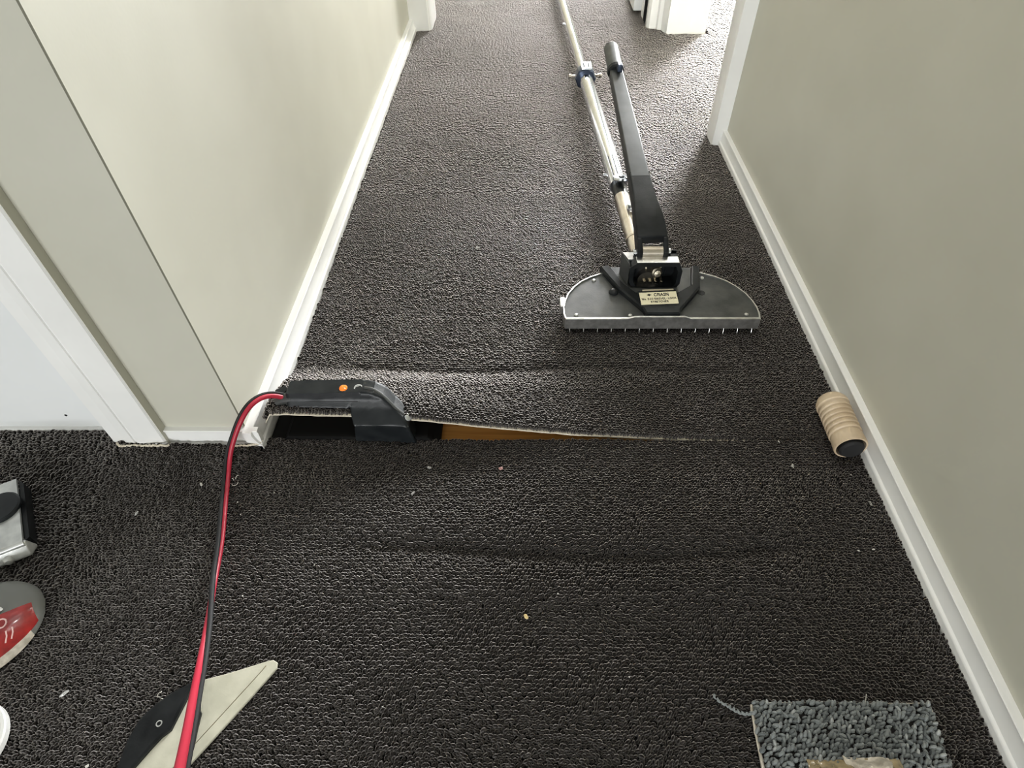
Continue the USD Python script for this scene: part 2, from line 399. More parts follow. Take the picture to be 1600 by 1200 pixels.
def sheet(x0, x1, y0, y1, step, fn, top, bottom, rag=0.0):
    """A closed carpet sheet: surface fn(x, y) + top, thickness top - bottom."""
    nx, ny = max(2, int(round((x1 - x0) / step)) + 1), max(2, int(round((y1 - y0) / step)) + 1)
    X, Y = np.meshgrid(np.linspace(x0, x1, nx), np.linspace(y0, y1, ny), indexing='ij')
    Z = fn(X, Y)
    if rag:
        Y = Y + seam_shift(X, Y) + 0.0062 * ss(0.355, 0.375, X) * (1 - ss(0.595, 0.72, Y))
        Y = Y + np.where(np.arange(ny)[None, :] == 0, rag * (meshkit.noise(np.stack([X * 160, Y, Y * 0], -1)) - 0.5), 0)
    a = np.stack([X, Y, Z + top], -1).reshape(-1, 3)
    b = np.stack([X, Y, Z + bottom], -1).reshape(-1, 3)
    idx = np.arange(nx * ny).reshape(nx, ny)
    q = np.stack([idx[:-1, :-1], idx[1:, :-1], idx[1:, 1:], idx[:-1, 1:]], -1).reshape(-1, 4)
    f = np.vstack([q[:, [0, 1, 2]], q[:, [0, 2, 3]]])
    n = nx * ny
    rim = np.r_[idx[:, 0], idx[-1, 1:], idx[-2::-1, -1], idx[0, -2:0:-1]]
    r2 = np.roll(rim, -1)
    side = np.vstack([np.c_[rim, rim + n, r2 + n], np.c_[rim, r2 + n, r2]])
    return trimesh.Trimesh(np.vstack([a, b]), np.vstack([f, f[:, ::-1] + n, side]), process=False)


def tuft(seed, height=0.0084, span=0.0050, r=0.00155):
    """One stitch of the pile: a main loop of yarn lying over at the top, and a cut end beside it."""
    g = np.random.default_rng(seed)
    h, w = height * g.uniform(0.92, 1.04) - r, span * g.uniform(0.85, 1.1) / 2
    side = g.uniform(0.0002, 0.0009)
    loop = [(-w * 0.9, 0, 0.0005), (-w * 1.05, 0.0002, h * 0.55), (-w * 0.60, side * 0.5, h * 0.93), (w * 0.05, side, h * 1.0), (w * 0.65, side * 0.4, h * 0.90), (w * 1.02, -0.0002, h * 0.50), (w * 0.85, 0, 0.0005)]
    p = smooth_path(loop, 10)
    main = sweep(p, r * np.array([0.8, 0.95, 1.05, 1.12, 1.15, 1.15, 1.10, 1.0, 0.9, 0.75]), 7)
    q = np.array([g.uniform(-0.4, 0.4) * w, -0.0021 + g.normal(0, 0.0003), 0.0])
    end = smooth_path([q, q + [0.0004, 0.0001, h * 0.6], q + [0.0011, g.normal(0, 0.0003), h * 0.92], q + [0.0026, 0.0002, h * 0.97]], 6)
    return cat(main, sweep(end, r * np.array([0.75, 0.9, 1.0, 1.0, 0.85, 0.45]), 6))


def instancer(parent, name, protos, material, pts, quats, scales, ids, label=None):
    p = path_for(name, parent)
    pi = UsdGeom.PointInstancer.Define(stage, p)
    targets = []
    for k, m in enumerate(protos):
        pp = f'{p}/tuft' + (f'_{k:03d}' if k else '')
        usdkit.mesh(stage, pp, m, material, smooth=60)
        targets.append(Sdf.Path(pp))
    pi.CreatePrototypesRel().SetTargets(targets)
    pi.CreateProtoIndicesAttr(Vt.IntArray.FromNumpy(ids.astype(np.int32)))
    pi.CreatePositionsAttr(Vt.Vec3fArray.FromNumpy(pts.astype(np.float32)))
    pi.CreateOrientationsAttr(Vt.QuathArray([Gf.Quath(float(q[0]), float(q[1]), float(q[2]), float(q[3])) for q in quats]))
    pi.CreateScalesAttr(Vt.Vec3fArray.FromNumpy(scales.astype(np.float32)))
    return tag(pi.GetPrim(), label, None, None, 'stuff')


TUFTS = [tuft(k) for k in range(6)]


def pile(parent, rects, fn, g, pick=None):
    P = []
    for x0, x1, y0, y1, px, py in rects:
        nx, ny = int((x1 - x0) / px), int((y1 - y0) / py)
        X, Y = np.meshgrid(x0 + (np.arange(nx) + 0.5) * (x1 - x0) / nx, y0 + (np.arange(ny) + 0.5) * (y1 - y0) / ny, indexing='ij')
        X[:, 1::2] += px * 0.5
        X = X + g.normal(0, 0.16 * px, X.shape)
        Y = Y + g.normal(0, 0.11 * py, Y.shape)
        k = np.full(X.size, (px + py) / 0.0105)
        P.append(np.c_[X.ravel(), Y.ravel(), k])
    P = np.vstack(P)
    if pick is not None:
        P = P[pick(P[:, 0], P[:, 1])]
    x, y, k = P.T
    if fn is h_rear:
        y = y + seam_shift(x, y)
    n = len(x)
    z = fn(x, y) - 0.0085
    yaw = 0.35 + g.normal(0, 0.38, n) + 1.6 * (meshkit.noise(np.c_[x * 14, y * 14, x * 0]) - 0.5)
    c = 0.5 * yaw
    e = 1e-3   # lean each tuft with the slope of the sheet
    sx, sy = (fn(x + e, y) - fn(x - e, y)) / (2 * e), (fn(x, y + e) - fn(x, y - e)) / (2 * e)
    qx, qy = 0.5 * np.arctan(np.clip(sy, -1.2, 1.2)), -0.5 * np.arctan(np.clip(sx, -1.2, 1.2))
    q1 = np.c_[np.cos(qx) * np.cos(qy), np.sin(qx), np.sin(qy), np.zeros(n)]
    q2 = np.c_[np.cos(c), np.zeros(n), np.zeros(n), np.sin(c)]
    q = np.c_[q1[:, 0] * q2[:, 0] - q1[:, 3] * q2[:, 3], q1[:, 1] * q2[:, 0] + q1[:, 2] * q2[:, 3], q1[:, 2] * q2[:, 0] - q1[:, 1] * q2[:, 3], q1[:, 0] * q2[:, 3] + q1[:, 3] * q2[:, 0]]
    q /= np.linalg.norm(q, axis=1)[:, None]
    s = np.c_[k, k, np.full(n, 1.0)] * g.uniform(0.88, 1.14, (n, 1))
    return instancer(parent, 'pile', TUFTS, YARN, np.c_[x, y, z] - origin(parent), q, s, g.integers(0, len(TUFTS), n))


Y_REAR, Y_FRONT = 0.5835, 0.578
hall = thing('hall_carpet', 'charcoal hallway carpet under the power stretcher, its cut front edge lifted by the iron', 'carpet', (0.05, Y_REAR, -0.011))
obj('backing', cat(sheet(-0.3965, 0.503, Y_REAR, 2.445, 0.012, h_rear, -0.0082, -0.0110, 0.0016), sheet(-0.340, 0.437, 2.445, 2.615, 0.03, h_rear, -0.0082, -0.0110), sheet(-0.90, 0.510, 2.615, 3.20, 0.03, h_rear, -0.0082, -0.0110)), BACKING, hall, smooth=40, label='cream jute backing showing along the cut edge')
obj('backing', cat(sheet(0.503, 3.15, 1.625, 2.385, 0.05, h_rear, -0.0082, -0.0105), sheet(0.650, 3.15, 2.385, 4.48, 0.05, lambda x, y: x * 0, -0.0082, -0.0105)), BASEPILE, hall, label='carpet base running on through the right doorway')
obj('backing', sheet(-1.85, 0.51, 3.20, 5.45, 0.08, lambda x, y: x * 0, -0.0082, -0.0105), BASEPILE, hall, label='carpet base running on through the far doorway')
obj('pile_base', sheet(-0.396, 0.5025, Y_REAR + 0.004, 2.44, 0.015, h_rear, -0.0050, -0.0080), BASEPILE, hall)
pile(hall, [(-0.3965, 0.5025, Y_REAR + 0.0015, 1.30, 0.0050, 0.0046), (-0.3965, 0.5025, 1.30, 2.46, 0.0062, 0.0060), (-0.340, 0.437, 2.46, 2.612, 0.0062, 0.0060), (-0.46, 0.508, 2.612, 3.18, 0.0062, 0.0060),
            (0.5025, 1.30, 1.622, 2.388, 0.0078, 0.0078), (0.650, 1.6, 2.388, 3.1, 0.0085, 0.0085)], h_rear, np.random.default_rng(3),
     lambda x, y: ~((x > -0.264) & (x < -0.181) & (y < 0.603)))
front = thing('landing_carpet', 'charcoal looped carpet of the landing in front of the open seam', 'carpet', (0.05, 0.0, -0.011))
obj('backing', cat(sheet(-0.405, 0.503, -0.30, Y_FRONT, 0.012, h_front, -0.0082, -0.0105), sheet(-0.606, -0.405, -0.30, 0.554, 0.012, h_front, -0.0082, -0.0105), sheet(-1.45, -0.606, -0.30, 0.586, 0.012, h_front, -0.0082, -0.0105), box(-3.95, 0.503, -4.45, -0.301, -0.0105, -0.004), box(-3.95, -1.451, -0.30, 0.56, -0.0105, -0.004)), BASEPILE, front, smooth=40)
obj('curled_edge', sweep(smooth_path([(-0.621, 0.556, 0.012), (-0.60, 0.546, 0.0175), (-0.585, 0.5475, 0.0155), (-0.562, 0.5455, 0.0185), (-0.535, 0.5475, 0.0170)], 40) + rng.normal(0, 0.0007, (40, 3)), 0.0017, 7), BACKING, front, label='frayed cream backing edge curled up at the foot of the door casing')
obj('curled_edge', sweep(smooth_path([(-0.440, 0.546, 0.0175), (-0.425, 0.549, 0.0150), (-0.410, 0.553, 0.0120), (-0.402, 0.5575, 0.0105), (-0.400, 0.5605, 0.0140)], 30) + rng.normal(0, 0.0006, (30, 3)), 0.0016, 7), BACKING, front, label='frayed cream backing edge at the wall corner')
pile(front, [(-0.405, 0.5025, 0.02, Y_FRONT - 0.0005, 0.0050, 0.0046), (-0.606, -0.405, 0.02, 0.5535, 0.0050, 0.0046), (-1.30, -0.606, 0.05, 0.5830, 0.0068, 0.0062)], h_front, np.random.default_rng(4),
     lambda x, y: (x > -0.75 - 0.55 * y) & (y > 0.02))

# ------------------------------------------------------------------ power stretcher
UX = np.array([-0.0515, 1.0, 0.0]) / np.linalg.norm([-0.0515, 1.0])
NX = np.array([UX[1], -UX[0], 0.0])
P0 = np.array([0.2265, 0.930, 0.0])
UP = np.array([0, 0, 1.0])


def T(a, off=0.0, z=0.0):
    """A point of the stretcher: a along its pole, off to the right of it, z up."""
    return P0 + a * UX + off * NX + z * UP


HX, HY = 0.2440, 0.8205
st = thing('power_stretcher', 'carpet power stretcher with black toothed head, raised black lever and long chrome pole', 'carpet stretcher', (HX, HY, 0))
half = [(0.1710, 0.0), (0.1735, 0.012), (0.1735, 0.032), (0.170, 0.050), (0.163, 0.071), (0.150, 0.092), (0.136, 0.108), (0.118, 0.121), (0.098, 0.131), (0.089, 0.1345)]
outline = [(HX + x, HY + y) for x, y in half] + [(HX - 0.004 - x * 0.985, HY + y) for x, y in half[::-1]]
O = Polygon(outline)
body = obj('head_plate', prism(O.buffer(-0.0022), 0.011, 0.0295), PLATE, st, label='scuffed black top of the stretcher head')
rim = O.difference(O.buffer(-0.0026)).difference(Polygon([(HX - 0.088, HY + 0.125), (HX + 0.086, HY + 0.125), (HX + 0.086, HY + 0.15), (HX - 0.088, HY + 0.15)]))
rimg = rim if isinstance(rim, Polygon) else max(rim.geoms, key=lambda q: q.area)
obj('rim', prism(rimg, 0.0095, 0.0322), EDGE, st, label='bare metal rim of the head')
lipp = [(-0.1715, 0.0095), (-0.1715, 0.0318), (-0.062, 0.0322), (-0.050, 0.0360), (0.038, 0.0362), (0.050, 0.0322), (0.1715, 0.0318), (0.1715, 0.0095)]
obj('front_bar', extrude_y([(HX + x, z) for x, z in lipp], HY - 0.0022, HY + 0.0016), CAST, st, label='cast metal front edge above the teeth')
obj('side_tab', box(HX - 0.1800, HX - 0.1700, HY + 0.035, HY + 0.060, 0.012, 0.0315, 0.0015), EDGE, st, label='pale tab on the left end of the head')
for k in range(14):
    x = HX - 0.163 + k * 0.0251
    obj('tooth', sweep([(x, HY + 0.0035, 0.0125), (x, HY + 0.0015, 0.006), (x - 0.0006, HY - 0.0035, -0.0045)], [0.0012, 0.0011, 0.0003], 8), EDGE, st)
for k in range(12):
    x = HX - 0.140 + k * 0.0251
    obj('tooth', sweep([(x, HY + 0.045, 0.0125), (x, HY + 0.043, 0.006), (x, HY + 0.040, -0.0045)], [0.0012, 0.0011, 0.0003], 8), EDGE, st)
for x, y in [(-0.113, 0.1115), (-0.152, 0.0115), (-0.056, 0.0100), (0.092, 0.1185), (0.150, 0.0125)]:
    obj('screw', lathe_along((HX + x, HY + y, 0.0290), (0, 0, 1), [(0, 0.0), (0, 0.0040), (0.0018, 0.0038), (0.0030, 0.0024), (0.0032, 0.0)], 14), CAST, st)
bs = obj('stud', lathe_along((HX - 0.0795, HY + 0.0750, 0.0290), (0, 0, 1), [(0, 0), (0, 0.0088), (0.004, 0.0088), (0.0062, 0.0070), (0.0072, 0.0042), (0.0075, 0)], 20), BLACK, st, label='domed black stud on the left of the head')
obj('hole', lathe_along((HX + 0.0825, HY + 0.0740, 0.0290), (0, 0, 1), [(0.0008, 0.0), (0.0008, 0.0048), (0.0012, 0.0066), (0.0, 0.0070)], 20), VOID, st)
# V-shaped bracket that carries the swivel
vo = [(-0.1005, 0.1420), (-0.0730, 0.0800), (-0.0330, 0.0180), (-0.030, 0.0040), (0.030, 0.0040), (0.034, 0.0180), (0.0790, 0.0780), (0.0900, 0.1440)]
vi = [(0.0760, 0.1460), (0.0640, 0.0860), (0.0350, 0.0640), (-0.0400, 0.0640), (-0.0600, 0.0900), (-0.0840, 0.1480)]
obj('bracket', bevel_prism([(HX + x, HY + y) for x, y in vo + vi], 0.0285, 0.0405, 0.0025), BLACK, st, label='black V-shaped bracket on the head')
obj('deck', prism([(HX + x, HY + y) for x, y in [(-0.080, 0.146), (-0.058, 0.088), (-0.039, 0.062), (0.034, 0.062), (0.0635, 0.084), (0.074, 0.144)]], 0.0285, 0.0355), PLATE, st)
# swivel housing: eight-sided black box, open in front
hx0, hy0 = 0.2395, 0.9030
octo = [(-0.039, 0.0300), (0.038, 0.0300), (0.0455, 0.0440), (0.0455, 0.0730), (0.0375, 0.0895), (-0.0380, 0.0895), (-0.0500, 0.0790), (-0.0480, 0.0480)]
oc = Polygon(octo)
shell = oc.difference(oc.buffer(-0.0075, join_style=2))
hs = obj('housing', cat(extrude_y(shellp := Polygon([(hx0 + x, z) for x, z in shell.exterior.coords], [[(hx0 + x, z) for x, z in shell.interiors[0].coords]]), hy0, hy0 + 0.040),
                        extrude_y(Polygon([(hx0 + x, z) for x, z in octo]), hy0 + 0.030, hy0 + 0.0425)), BLACK, st, label='black eight-sided swivel housing open at the front')
obj('top_plate', box(hx0 - 0.0385, hx0 + 0.0375, hy0 + 0.0005, hy0 + 0.0190, 0.0893, 0.0915, 0.0008), EDGE, hs, label='bare metal strip on top of the housing')
sp = np.array([(-0.0385, 0.0912), (-0.0505, 0.0795)])
obj('corner_plate', prism([(hx0 - 0.0400, hy0 + 0.018), (hx0 - 0.0400, hy0 + 0.040), (hx0 - 0.0590, hy0 + 0.040), (hx0 - 0.0515, hy0 + 0.018)][::-1], 0.0835, 0.0858), EDGE, hs, label='pale metal corner plate on the left of the housing')
obj('side_web', prism([(hx0 - 0.050, hy0 + 0.004), (hx0 - 0.0475, hy0 + 0.044), (hx0 - 0.0600, hy0 + 0.044)], 0.034, 0.083), PLATE, hs)
obj('bolt', lathe_along((hx0 + 0.004, hy0 + 0.0300, 0.0520), (0.1, -1, 0.25), [(0, 0), (0, 0.0120), (0.007, 0.0115), (0.0095, 0.0100), (0.0115, 0.0100), (0.0135, 0.0070), (0.0165, 0.0066), (0.0175, 0)], 8), BRASS, hs, label='dull metal bolt inside the housing')
obj('washer', lathe_along((hx0 - 0.001, hy0 + 0.0295, 0.0610), (0, -1, 0.2), [(0, 0.0125), (0, 0.0150), (0.0015, 0.0150), (0.0015, 0.0125), (0, 0.0125)], 20), BRASS, hs)
for k in range(4):
    obj('catch_tooth', box(hx0 - 0.019 + 0.0105 * k, hx0 - 0.014 + 0.0105 * k, hy0 + 0.012, hy0 + 0.030, 0.0370, 0.0410, 0.0012), BRASS, hs)
# label
lc = np.array([HX - 0.0035, HY + 0.0405, 0.0450])
ang, tilt = math.radians(3.6), math.radians(12)
LX = np.array([math.cos(ang), math.sin(ang), 0])
LY = np.array([-math.sin(ang) * math.cos(tilt), math.cos(ang) * math.cos(tilt), math.sin(tilt)])
LZ = np.cross(LX, LY)


def on_label(m):
    v = m.vertices
    m.vertices = lc + v[:, :1] * LX + v[:, 1:2] * LY + v[:, 2:] * LZ
    return m


obj('label_block', on_label(box(-0.0345, 0.0345, -0.018, 0.0185, -0.0120, -0.0008)), BLACK, st)
lb = obj('label_plate', on_label(box(-0.0335, 0.0335, -0.0138, 0.0132, -0.0008, 0.0006)), LABELC, st, label='cream maker label with three lines of black lettering')
obj('tag_strip', on_label(box(-0.027, 0.030, 0.0168, 0.0200, -0.0008, 0.0004)), BRASS, st)


def line(text, h, y, x_off=0.0, bold=True):
    m = meshkit.text_mesh(text, h, 0.0003, bold)
    m.apply_translation([-m.bounds[:, 0].mean() + x_off, y, 0.0006])
    return on_label(m)


dia = on_label(prism([(-0.0165, 0.0098), (-0.0130, 0.0071), (-0.0165, 0.0044), (-0.0200, 0.0071)][::-1], 0.0006, 0.0009))
dia2 = on_label(prism([(-0.0205, 0.0078), (-0.0125, 0.0078), (-0.0125, 0.0064), (-0.0205, 0.0064)][::-1], 0.0006, 0.0009))
obj('lettering', cat(line('CRAIN', 0.0062, 0.0040, 0.0055), line('No. 520 SWIVEL-LOCK', 0.0040, -0.0040), line('STRETCHER', 0.0040, -0.0108), dia, dia2), INK, lb, smooth=False)
# pivot, yoke and lever
pv = T(0.002, 0.004, 0.094)
obj('pivot_pin', rod(pv - 0.0195 * NX, pv + 0.0195 * NX, 0.0125, 24, 0.0012), WARMCHROME, st, label='bright pivot barrel between the lever forks')
obj('pivot_pin_cap', cat(rod(pv - 0.0345 * NX, pv + 0.0345 * NX, 0.0058, 16, 0.001)), CHROME, st)
obj('pivot_post', box(0.205, 0.262, 0.932, 0.958, 0.036, 0.094, 0.003), BLACK, st)


def slanted(sections, r=0.003):
    """hull chain of rounded cross-sections: (along, z of centre, half width, half height, offset)."""
    s = m3.Manifold.sphere(r, 8)
    parts = []
    for a, b in zip(sections[:-1], sections[1:]):
        pts = []
        for al, z, w, hh, off in (a, b):
            for i in (-1, 1):
                for j in (-1, 1):
                    pts.append(s.translate(tuple(T(al, off + i * (w - r), z + j * (hh - r)))))
        parts.append(m3.Manifold.batch_hull(pts))
    return as_mesh(m3.Manifold.batch_boolean(parts, m3.OpType.Add))


yoke = slanted([(0.0145, 0.1135, 0.0275, 0.0085, 0.004), (0.034, 0.118, 0.0275, 0.0120, 0.004), (0.060, 0.126, 0.0265, 0.0135, 0.003), (0.100, 0.1345, 0.0215, 0.0140, 0.002), (0.165, 0.150, 0.0195, 0.0140, 0.001)])
fork = [slanted([(-0.008, 0.090, 0.0050, 0.0120, 0.004 + sgn * 0.0235), (0.010, 0.1035, 0.0050, 0.0150, 0.004 + sgn * 0.0235), (0.045, 0.119, 0.0050, 0.0120, 0.004 + sgn * 0.0225)]) for sgn in (-1, 1)]
obj('lever_fork', cat(yoke, *fork), BLACK, st, label='black forked foot of the lever')
obj('lever_arm', slanted([(0.155, 0.1485, 0.0190, 0.0135, 0.001), (0.30, 0.1815, 0.0172, 0.0125, 0.0005), (0.505, 0.2215, 0.0140, 0.0110, 0.0)]), LEVERGREY, st, label='dark grey lever arm')
ld = T(0.60, 0, 0.246) - T(0.155, 0, 0.150)
ld /= np.linalg.norm(ld)
g0 = T(0.500, 0, 0.2235)
obj('lever_ring', lathe_along(g0, ld, [(-0.004, 0.0), (-0.004, 0.0155), (0.0, 0.0185), (0.008, 0.0190), (0.011, 0.0165), (0.011, 0)], 28), BLACK, st)
obj('grip', lathe_along(g0, ld, [(0.008, 0.0), (0.008, 0.0168), (0.012, 0.0172), (0.088, 0.0166), (0.0935, 0.0150), (0.096, 0.0105), (0.0965, 0)], 28), RUBBER, st, label='dark rubber grip on the end of the lever')
obj('lever_catch', box(*(lambda p: (p[0] - 0.006, p[0] + 0.006, p[1] - 0.012, p[1] + 0.008, p[2], p[2] + 0.016))(T(0.488, 0.005, 0.230)), 0.003), BLUEBLACK, st)
# the pole
zt = 0.041
obj('inner_tube', sweep([T(-0.010, 0, zt), T(0.280, 0, zt)], 0.0168, 28), WARMCHROME, st, label='tan-tinted inner tube next to the head')
obj('tube_ring', lathe_along(T(0.115, 0, zt), UX, [(0, 0.0165), (0, 0.0180), (0.004, 0.0188), (0.009, 0.0180), (0.009, 0.0165)], 28), WARMCHROME, st)
obj('tube_neck', sweep([T(0.275, 0, zt), T(0.345, 0, zt)], 0.0160, 28), BLACK, st)
gut = Polygon()
slot = []
outer = sweep([T(0.330, 0, zt), T(0.960, 0, zt)], 0.0195, 36)
obj('outer_tube', outer, CHROME, st, label='thick chrome section of the pole')
for off in (-0.0085, 0.0, 0.0085):
    obj('slot', sweep([T(0.352, off, zt + math.sqrt(0.0195 ** 2 - off ** 2) - 0.0012), T(0.440, off, zt + math.sqrt(0.0195 ** 2 - off ** 2) - 0.0012)], 0.0016, 8), VOID, st)
obj('link_ring', lathe_along(T(0.325, 0.004, 0.0600), (0, 0.25, 1), [(0, 0.0065), (0, 0.0185), (0.003, 0.0195), (0.007, 0.0185), (0.007, 0.0065), (0, 0.0065)], 28), CHROME, st, label='chrome eye of the link to the lever')
obj('link_pin', lathe_along(T(0.325, 0.004, 0.0600), (0, 0.25, 1), [(0, 0.0), (0, 0.0060), (0.009, 0.0055), (0.010, 0.0)], 16), BLACK, st)
obj('link_bar', sweep([T(0.318, 0.014, 0.066), T(0.275, 0.018, 0.085), T(0.205, 0.020, 0.120), T(0.185, 0.018, 0.135)], [0.0052, 0.0050, 0.0048, 0.0048], 10), CHROME, st)
obj('link_bar', sweep([T(0.205, 0.004, 0.060), T(0.150, 0.013, 0.078), T(0.105, 0.017, 0.100)], 0.0048, 10), CHROME, st)
obj('link_rivet', rod(T(0.206, -0.004, 0.062), T(0.206, 0.012, 0.062), 0.0080, 16, 0.0015), CHROME, st)
obj('link_rivet', rod(T(0.165, 0.005, 0.083), T(0.165, 0.021, 0.083), 0.0062, 16, 0.0015), BLACK, st)
obj('side_rivet', rod(T(0.385, -0.027, zt), T(0.385, -0.016, zt), 0.0030, 12, 0.0008), CHROME, st)
obj('collar', cat(lathe_along(T(0.948, 0, zt), UX, [(0, 0.0150), (0, 0.0270), (0.004, 0.0310), (0.036, 0.0310), (0.042, 0.0270), (0.042, 0.0150), (0, 0.0150)], 8)), BLUEBLACK, st, label='blue-black clamp collar on the pole')
obj('collar_plate', cat(box(*(lambda p: (p[0] - 0.0150, p[0] + 0.0150, p[1], p[1] + 0.052, 0.0700, 0.0745))(T(0.940, 0, 0)), 0.001), ), CHROME, st, label='slotted chrome plate on the collar')
for off in (-0.0075, 0.0065):
    q = T(0.946, off, 0)
    obj('plate_slot', box(q[0] - 0.0022, q[0] + 0.0022, q[1], q[1] + 0.038, 0.0740, 0.0750), VOID, st)
for sgn in (-1, 1):
    a = T(0.968, sgn * 0.028, 0.044)
    obj('thumb_screw', cat(rod(a, a + sgn * 0.018 * NX, 0.0034, 12), rod(a + sgn * 0.013 * NX, a + sgn * 0.021 * NX, 0.0060, 14, 0.001)), WARMCHROME, st)
obj('tail_tube', sweep([T(0.950, 0, zt), T(2.62, 0, zt - 0.004)], 0.0148, 28), CHROME, st, label='thin chrome tail of the pole')
obj('tail_rivet', rod(T(1.45, -0.022, zt), T(1.45, -0.012, zt), 0.0034, 12, 0.0008), CHROME, st)
obj('tail_foot', box(*(lambda p: (p[0] - 0.06, p[0] + 0.06, p[1] - 0.01, p[1] + 0.03, 0.001, 0.07))(T(2.63)), 0.006), BLACK, st)

# ------------------------------------------------------------------ seaming iron
ir = thing('seaming_iron', 'dark carpet seaming iron with orange lamp and red cord, wedged into the open seam', 'seaming iron', (-0.26, 0.60, -0.018))
obj('sole_plate', box(-0.3975, -0.131, 0.562, 0.655, -0.0195, -0.0050, 0.004), SOLEDARK, ir, label='black sole under the carpet')
obj('heat_shield', extrude_y([(-0.375, -0.006), (-0.14, -0.006), (-0.15, 0.004), (-0.365, 0.006)], 0.574, 0.645), SOLEDARK, ir)


hull = m3.Manifold.batch_hull
prof_xz = Polygon([(-0.3585, 0.0545), (-0.3575, 0.0738), (-0.2430, 0.0768), (-0.2260, 0.0745), (-0.2120, 0.0672), (-0.1970, 0.0540), (-0.1790, 0.0410), (-0.1740, 0.0330), (-0.1710, 0.0180), (-0.1660, -0.0100), (-0.2620, -0.0120), (-0.2560, 0.0320), (-0.2630, 0.0525)]).buffer(-0.002).buffer(0.002)
hm = as_mesh(m3.Manifold(m3.Mesh((lambda q: q.vertices.astype(np.float32))(hx := extrude_y(prof_xz, 0.0, 0.0270)), hx.faces.astype(np.uint32))).refine_to_length(0.0035))
hm = trimesh.Trimesh(hm.vertices, hm.faces, process=True)
trimesh.smoothing.filter_taubin(hm, iterations=14)
hv = hm.vertices.copy()
hv[:, 1] += 0.584 + np.interp(hv[:, 2], [-0.02, 0.036, 0.052, 0.064, 0.078], [-0.013, -0.0125, 0.006, 0.014, 0.0185]) - 0.003 * ss(-0.20, -0.16, hv[:, 0])
hm.vertices = hv
obj('handle', hm, IRONB, ir, smooth=True, label='charcoal plastic handle bending down to the sole')
obj('handle_seam', sweep([(-0.3560, 0.5968, 0.0610), (-0.300, 0.5968, 0.0615), (-0.250, 0.5968, 0.0620)], 0.0006, 6), VOID, ir)
lampm = lathe_along((-0.2715, 0.6110, 0.0748), (0, -0.15, 1), [(0, 0), (0, 0.0064), (0.0018, 0.0062), (0.0036, 0.0046), (0.0044, 0.0018), (0.0045, 0)], 20)
obj('indicator_lamp', lampm, ORANGE, ir, label='small glowing orange lamp on the handle')
obj('dial', lathe_along((-0.2490, 0.6115, 0.0752), (0.05, -0.15, 1), [(0, 0), (0, 0.0070), (0.0012, 0.0068), (0.0016, 0.0050), (0.0010, 0.0044), (0.0010, 0)], 20), GREYLENS, ir, label='round grey dial beside the lamp')
obj('bright_screw', lathe_along((-0.1765, 0.5860, 0.0385), (0.62, -0.35, 0.72), [(0, 0), (0, 0.0070), (0.003, 0.0066), (0.0046, 0.0040), (0.0048, 0)], 18), CHROME, ir, label='bright metal cap at the nose of the handle')
obj('nose_rib', sweep(smooth_path([(-0.240, 0.612, 0.0755), (-0.222, 0.609, 0.0718), (-0.200, 0.597, 0.0560), (-0.180, 0.588, 0.0415)], 14), [0.0026] * 14, 10), PLATE, ir)
obj('cord_guard', cat(sweep([(-0.352, 0.606, 0.0600), (-0.366, 0.604, 0.0580), (-0.376, 0.602, 0.0540)], [0.0100, 0.0090, 0.0070], 16)), PLATE, ir)
obj('cord_guard_fin', prism([(-0.3790, 0.6150), (-0.3660, 0.6250), (-0.3600, 0.6190), (-0.3640, 0.6080)][::-1], 0.0560, 0.0660), BLACK, ir)
obj('body_clip', box(-0.3600, -0.3480, 0.5960, 0.6000, 0.0530, 0.0575, 0.001), CAST, ir)
cord = smooth_path([(-0.3520, 0.604, 0.0625), (-0.3602, 0.603, 0.0625), (-0.3712, 0.600, 0.0700), (-0.3829, 0.592, 0.0775), (-0.3956, 0.575, 0.0811), (-0.4088, 0.555, 0.0702), (-0.4222, 0.540, 0.0474), (-0.4303, 0.528, 0.0293),
                    (-0.4339, 0.5117, 0.0120), (-0.4209, 0.4505, 0.0060), (-0.4054, 0.3909, 0.0070), (-0.3940, 0.3391, 0.0120), (-0.3737, 0.2817, 0.0327), (-0.3508, 0.2250, 0.0613), (-0.3177, 0.1746, 0.1158),
                    (-0.2833, 0.1265, 0.1726), (-0.2575, 0.0952, 0.2179), (-0.2359, 0.0700, 0.2552)], 150)
obj('power_cord', sweep(cord, np.interp(np.arange(150), [0, 60, 95, 149], [0.0036, 0.0032, 0.0040, 0.0043]), 14), REDCORD, ir, smooth=60, label='red power cord running towards the viewer')
ct = np.gradient(cord, axis=0)
ct /= np.linalg.norm(ct, axis=1)[:, None]
cs = np.cross(ct, [0, 0, 1.0])
cs /= np.linalg.norm(cs, axis=1)[:, None]
cu = np.cross(cs, ct)
ca = np.radians(np.interp(np.arange(150), [0, 30, 52, 66, 84, 100, 149], [20, 25, 40, 75, 145, 200, 235]))[:, None]
obj('black_strand', sweep(cord + 0.0052 * (np.cos(ca) * cs + np.sin(ca) * cu), np.interp(np.arange(150), [0, 40, 70, 100, 149], [0.0024, 0.0026, 0.0034, 0.0026, 0.0020]), 12), VOID, ir, smooth=60, label='black strip winding along the red cord')  # black strip beside the cord, shifting from side to side

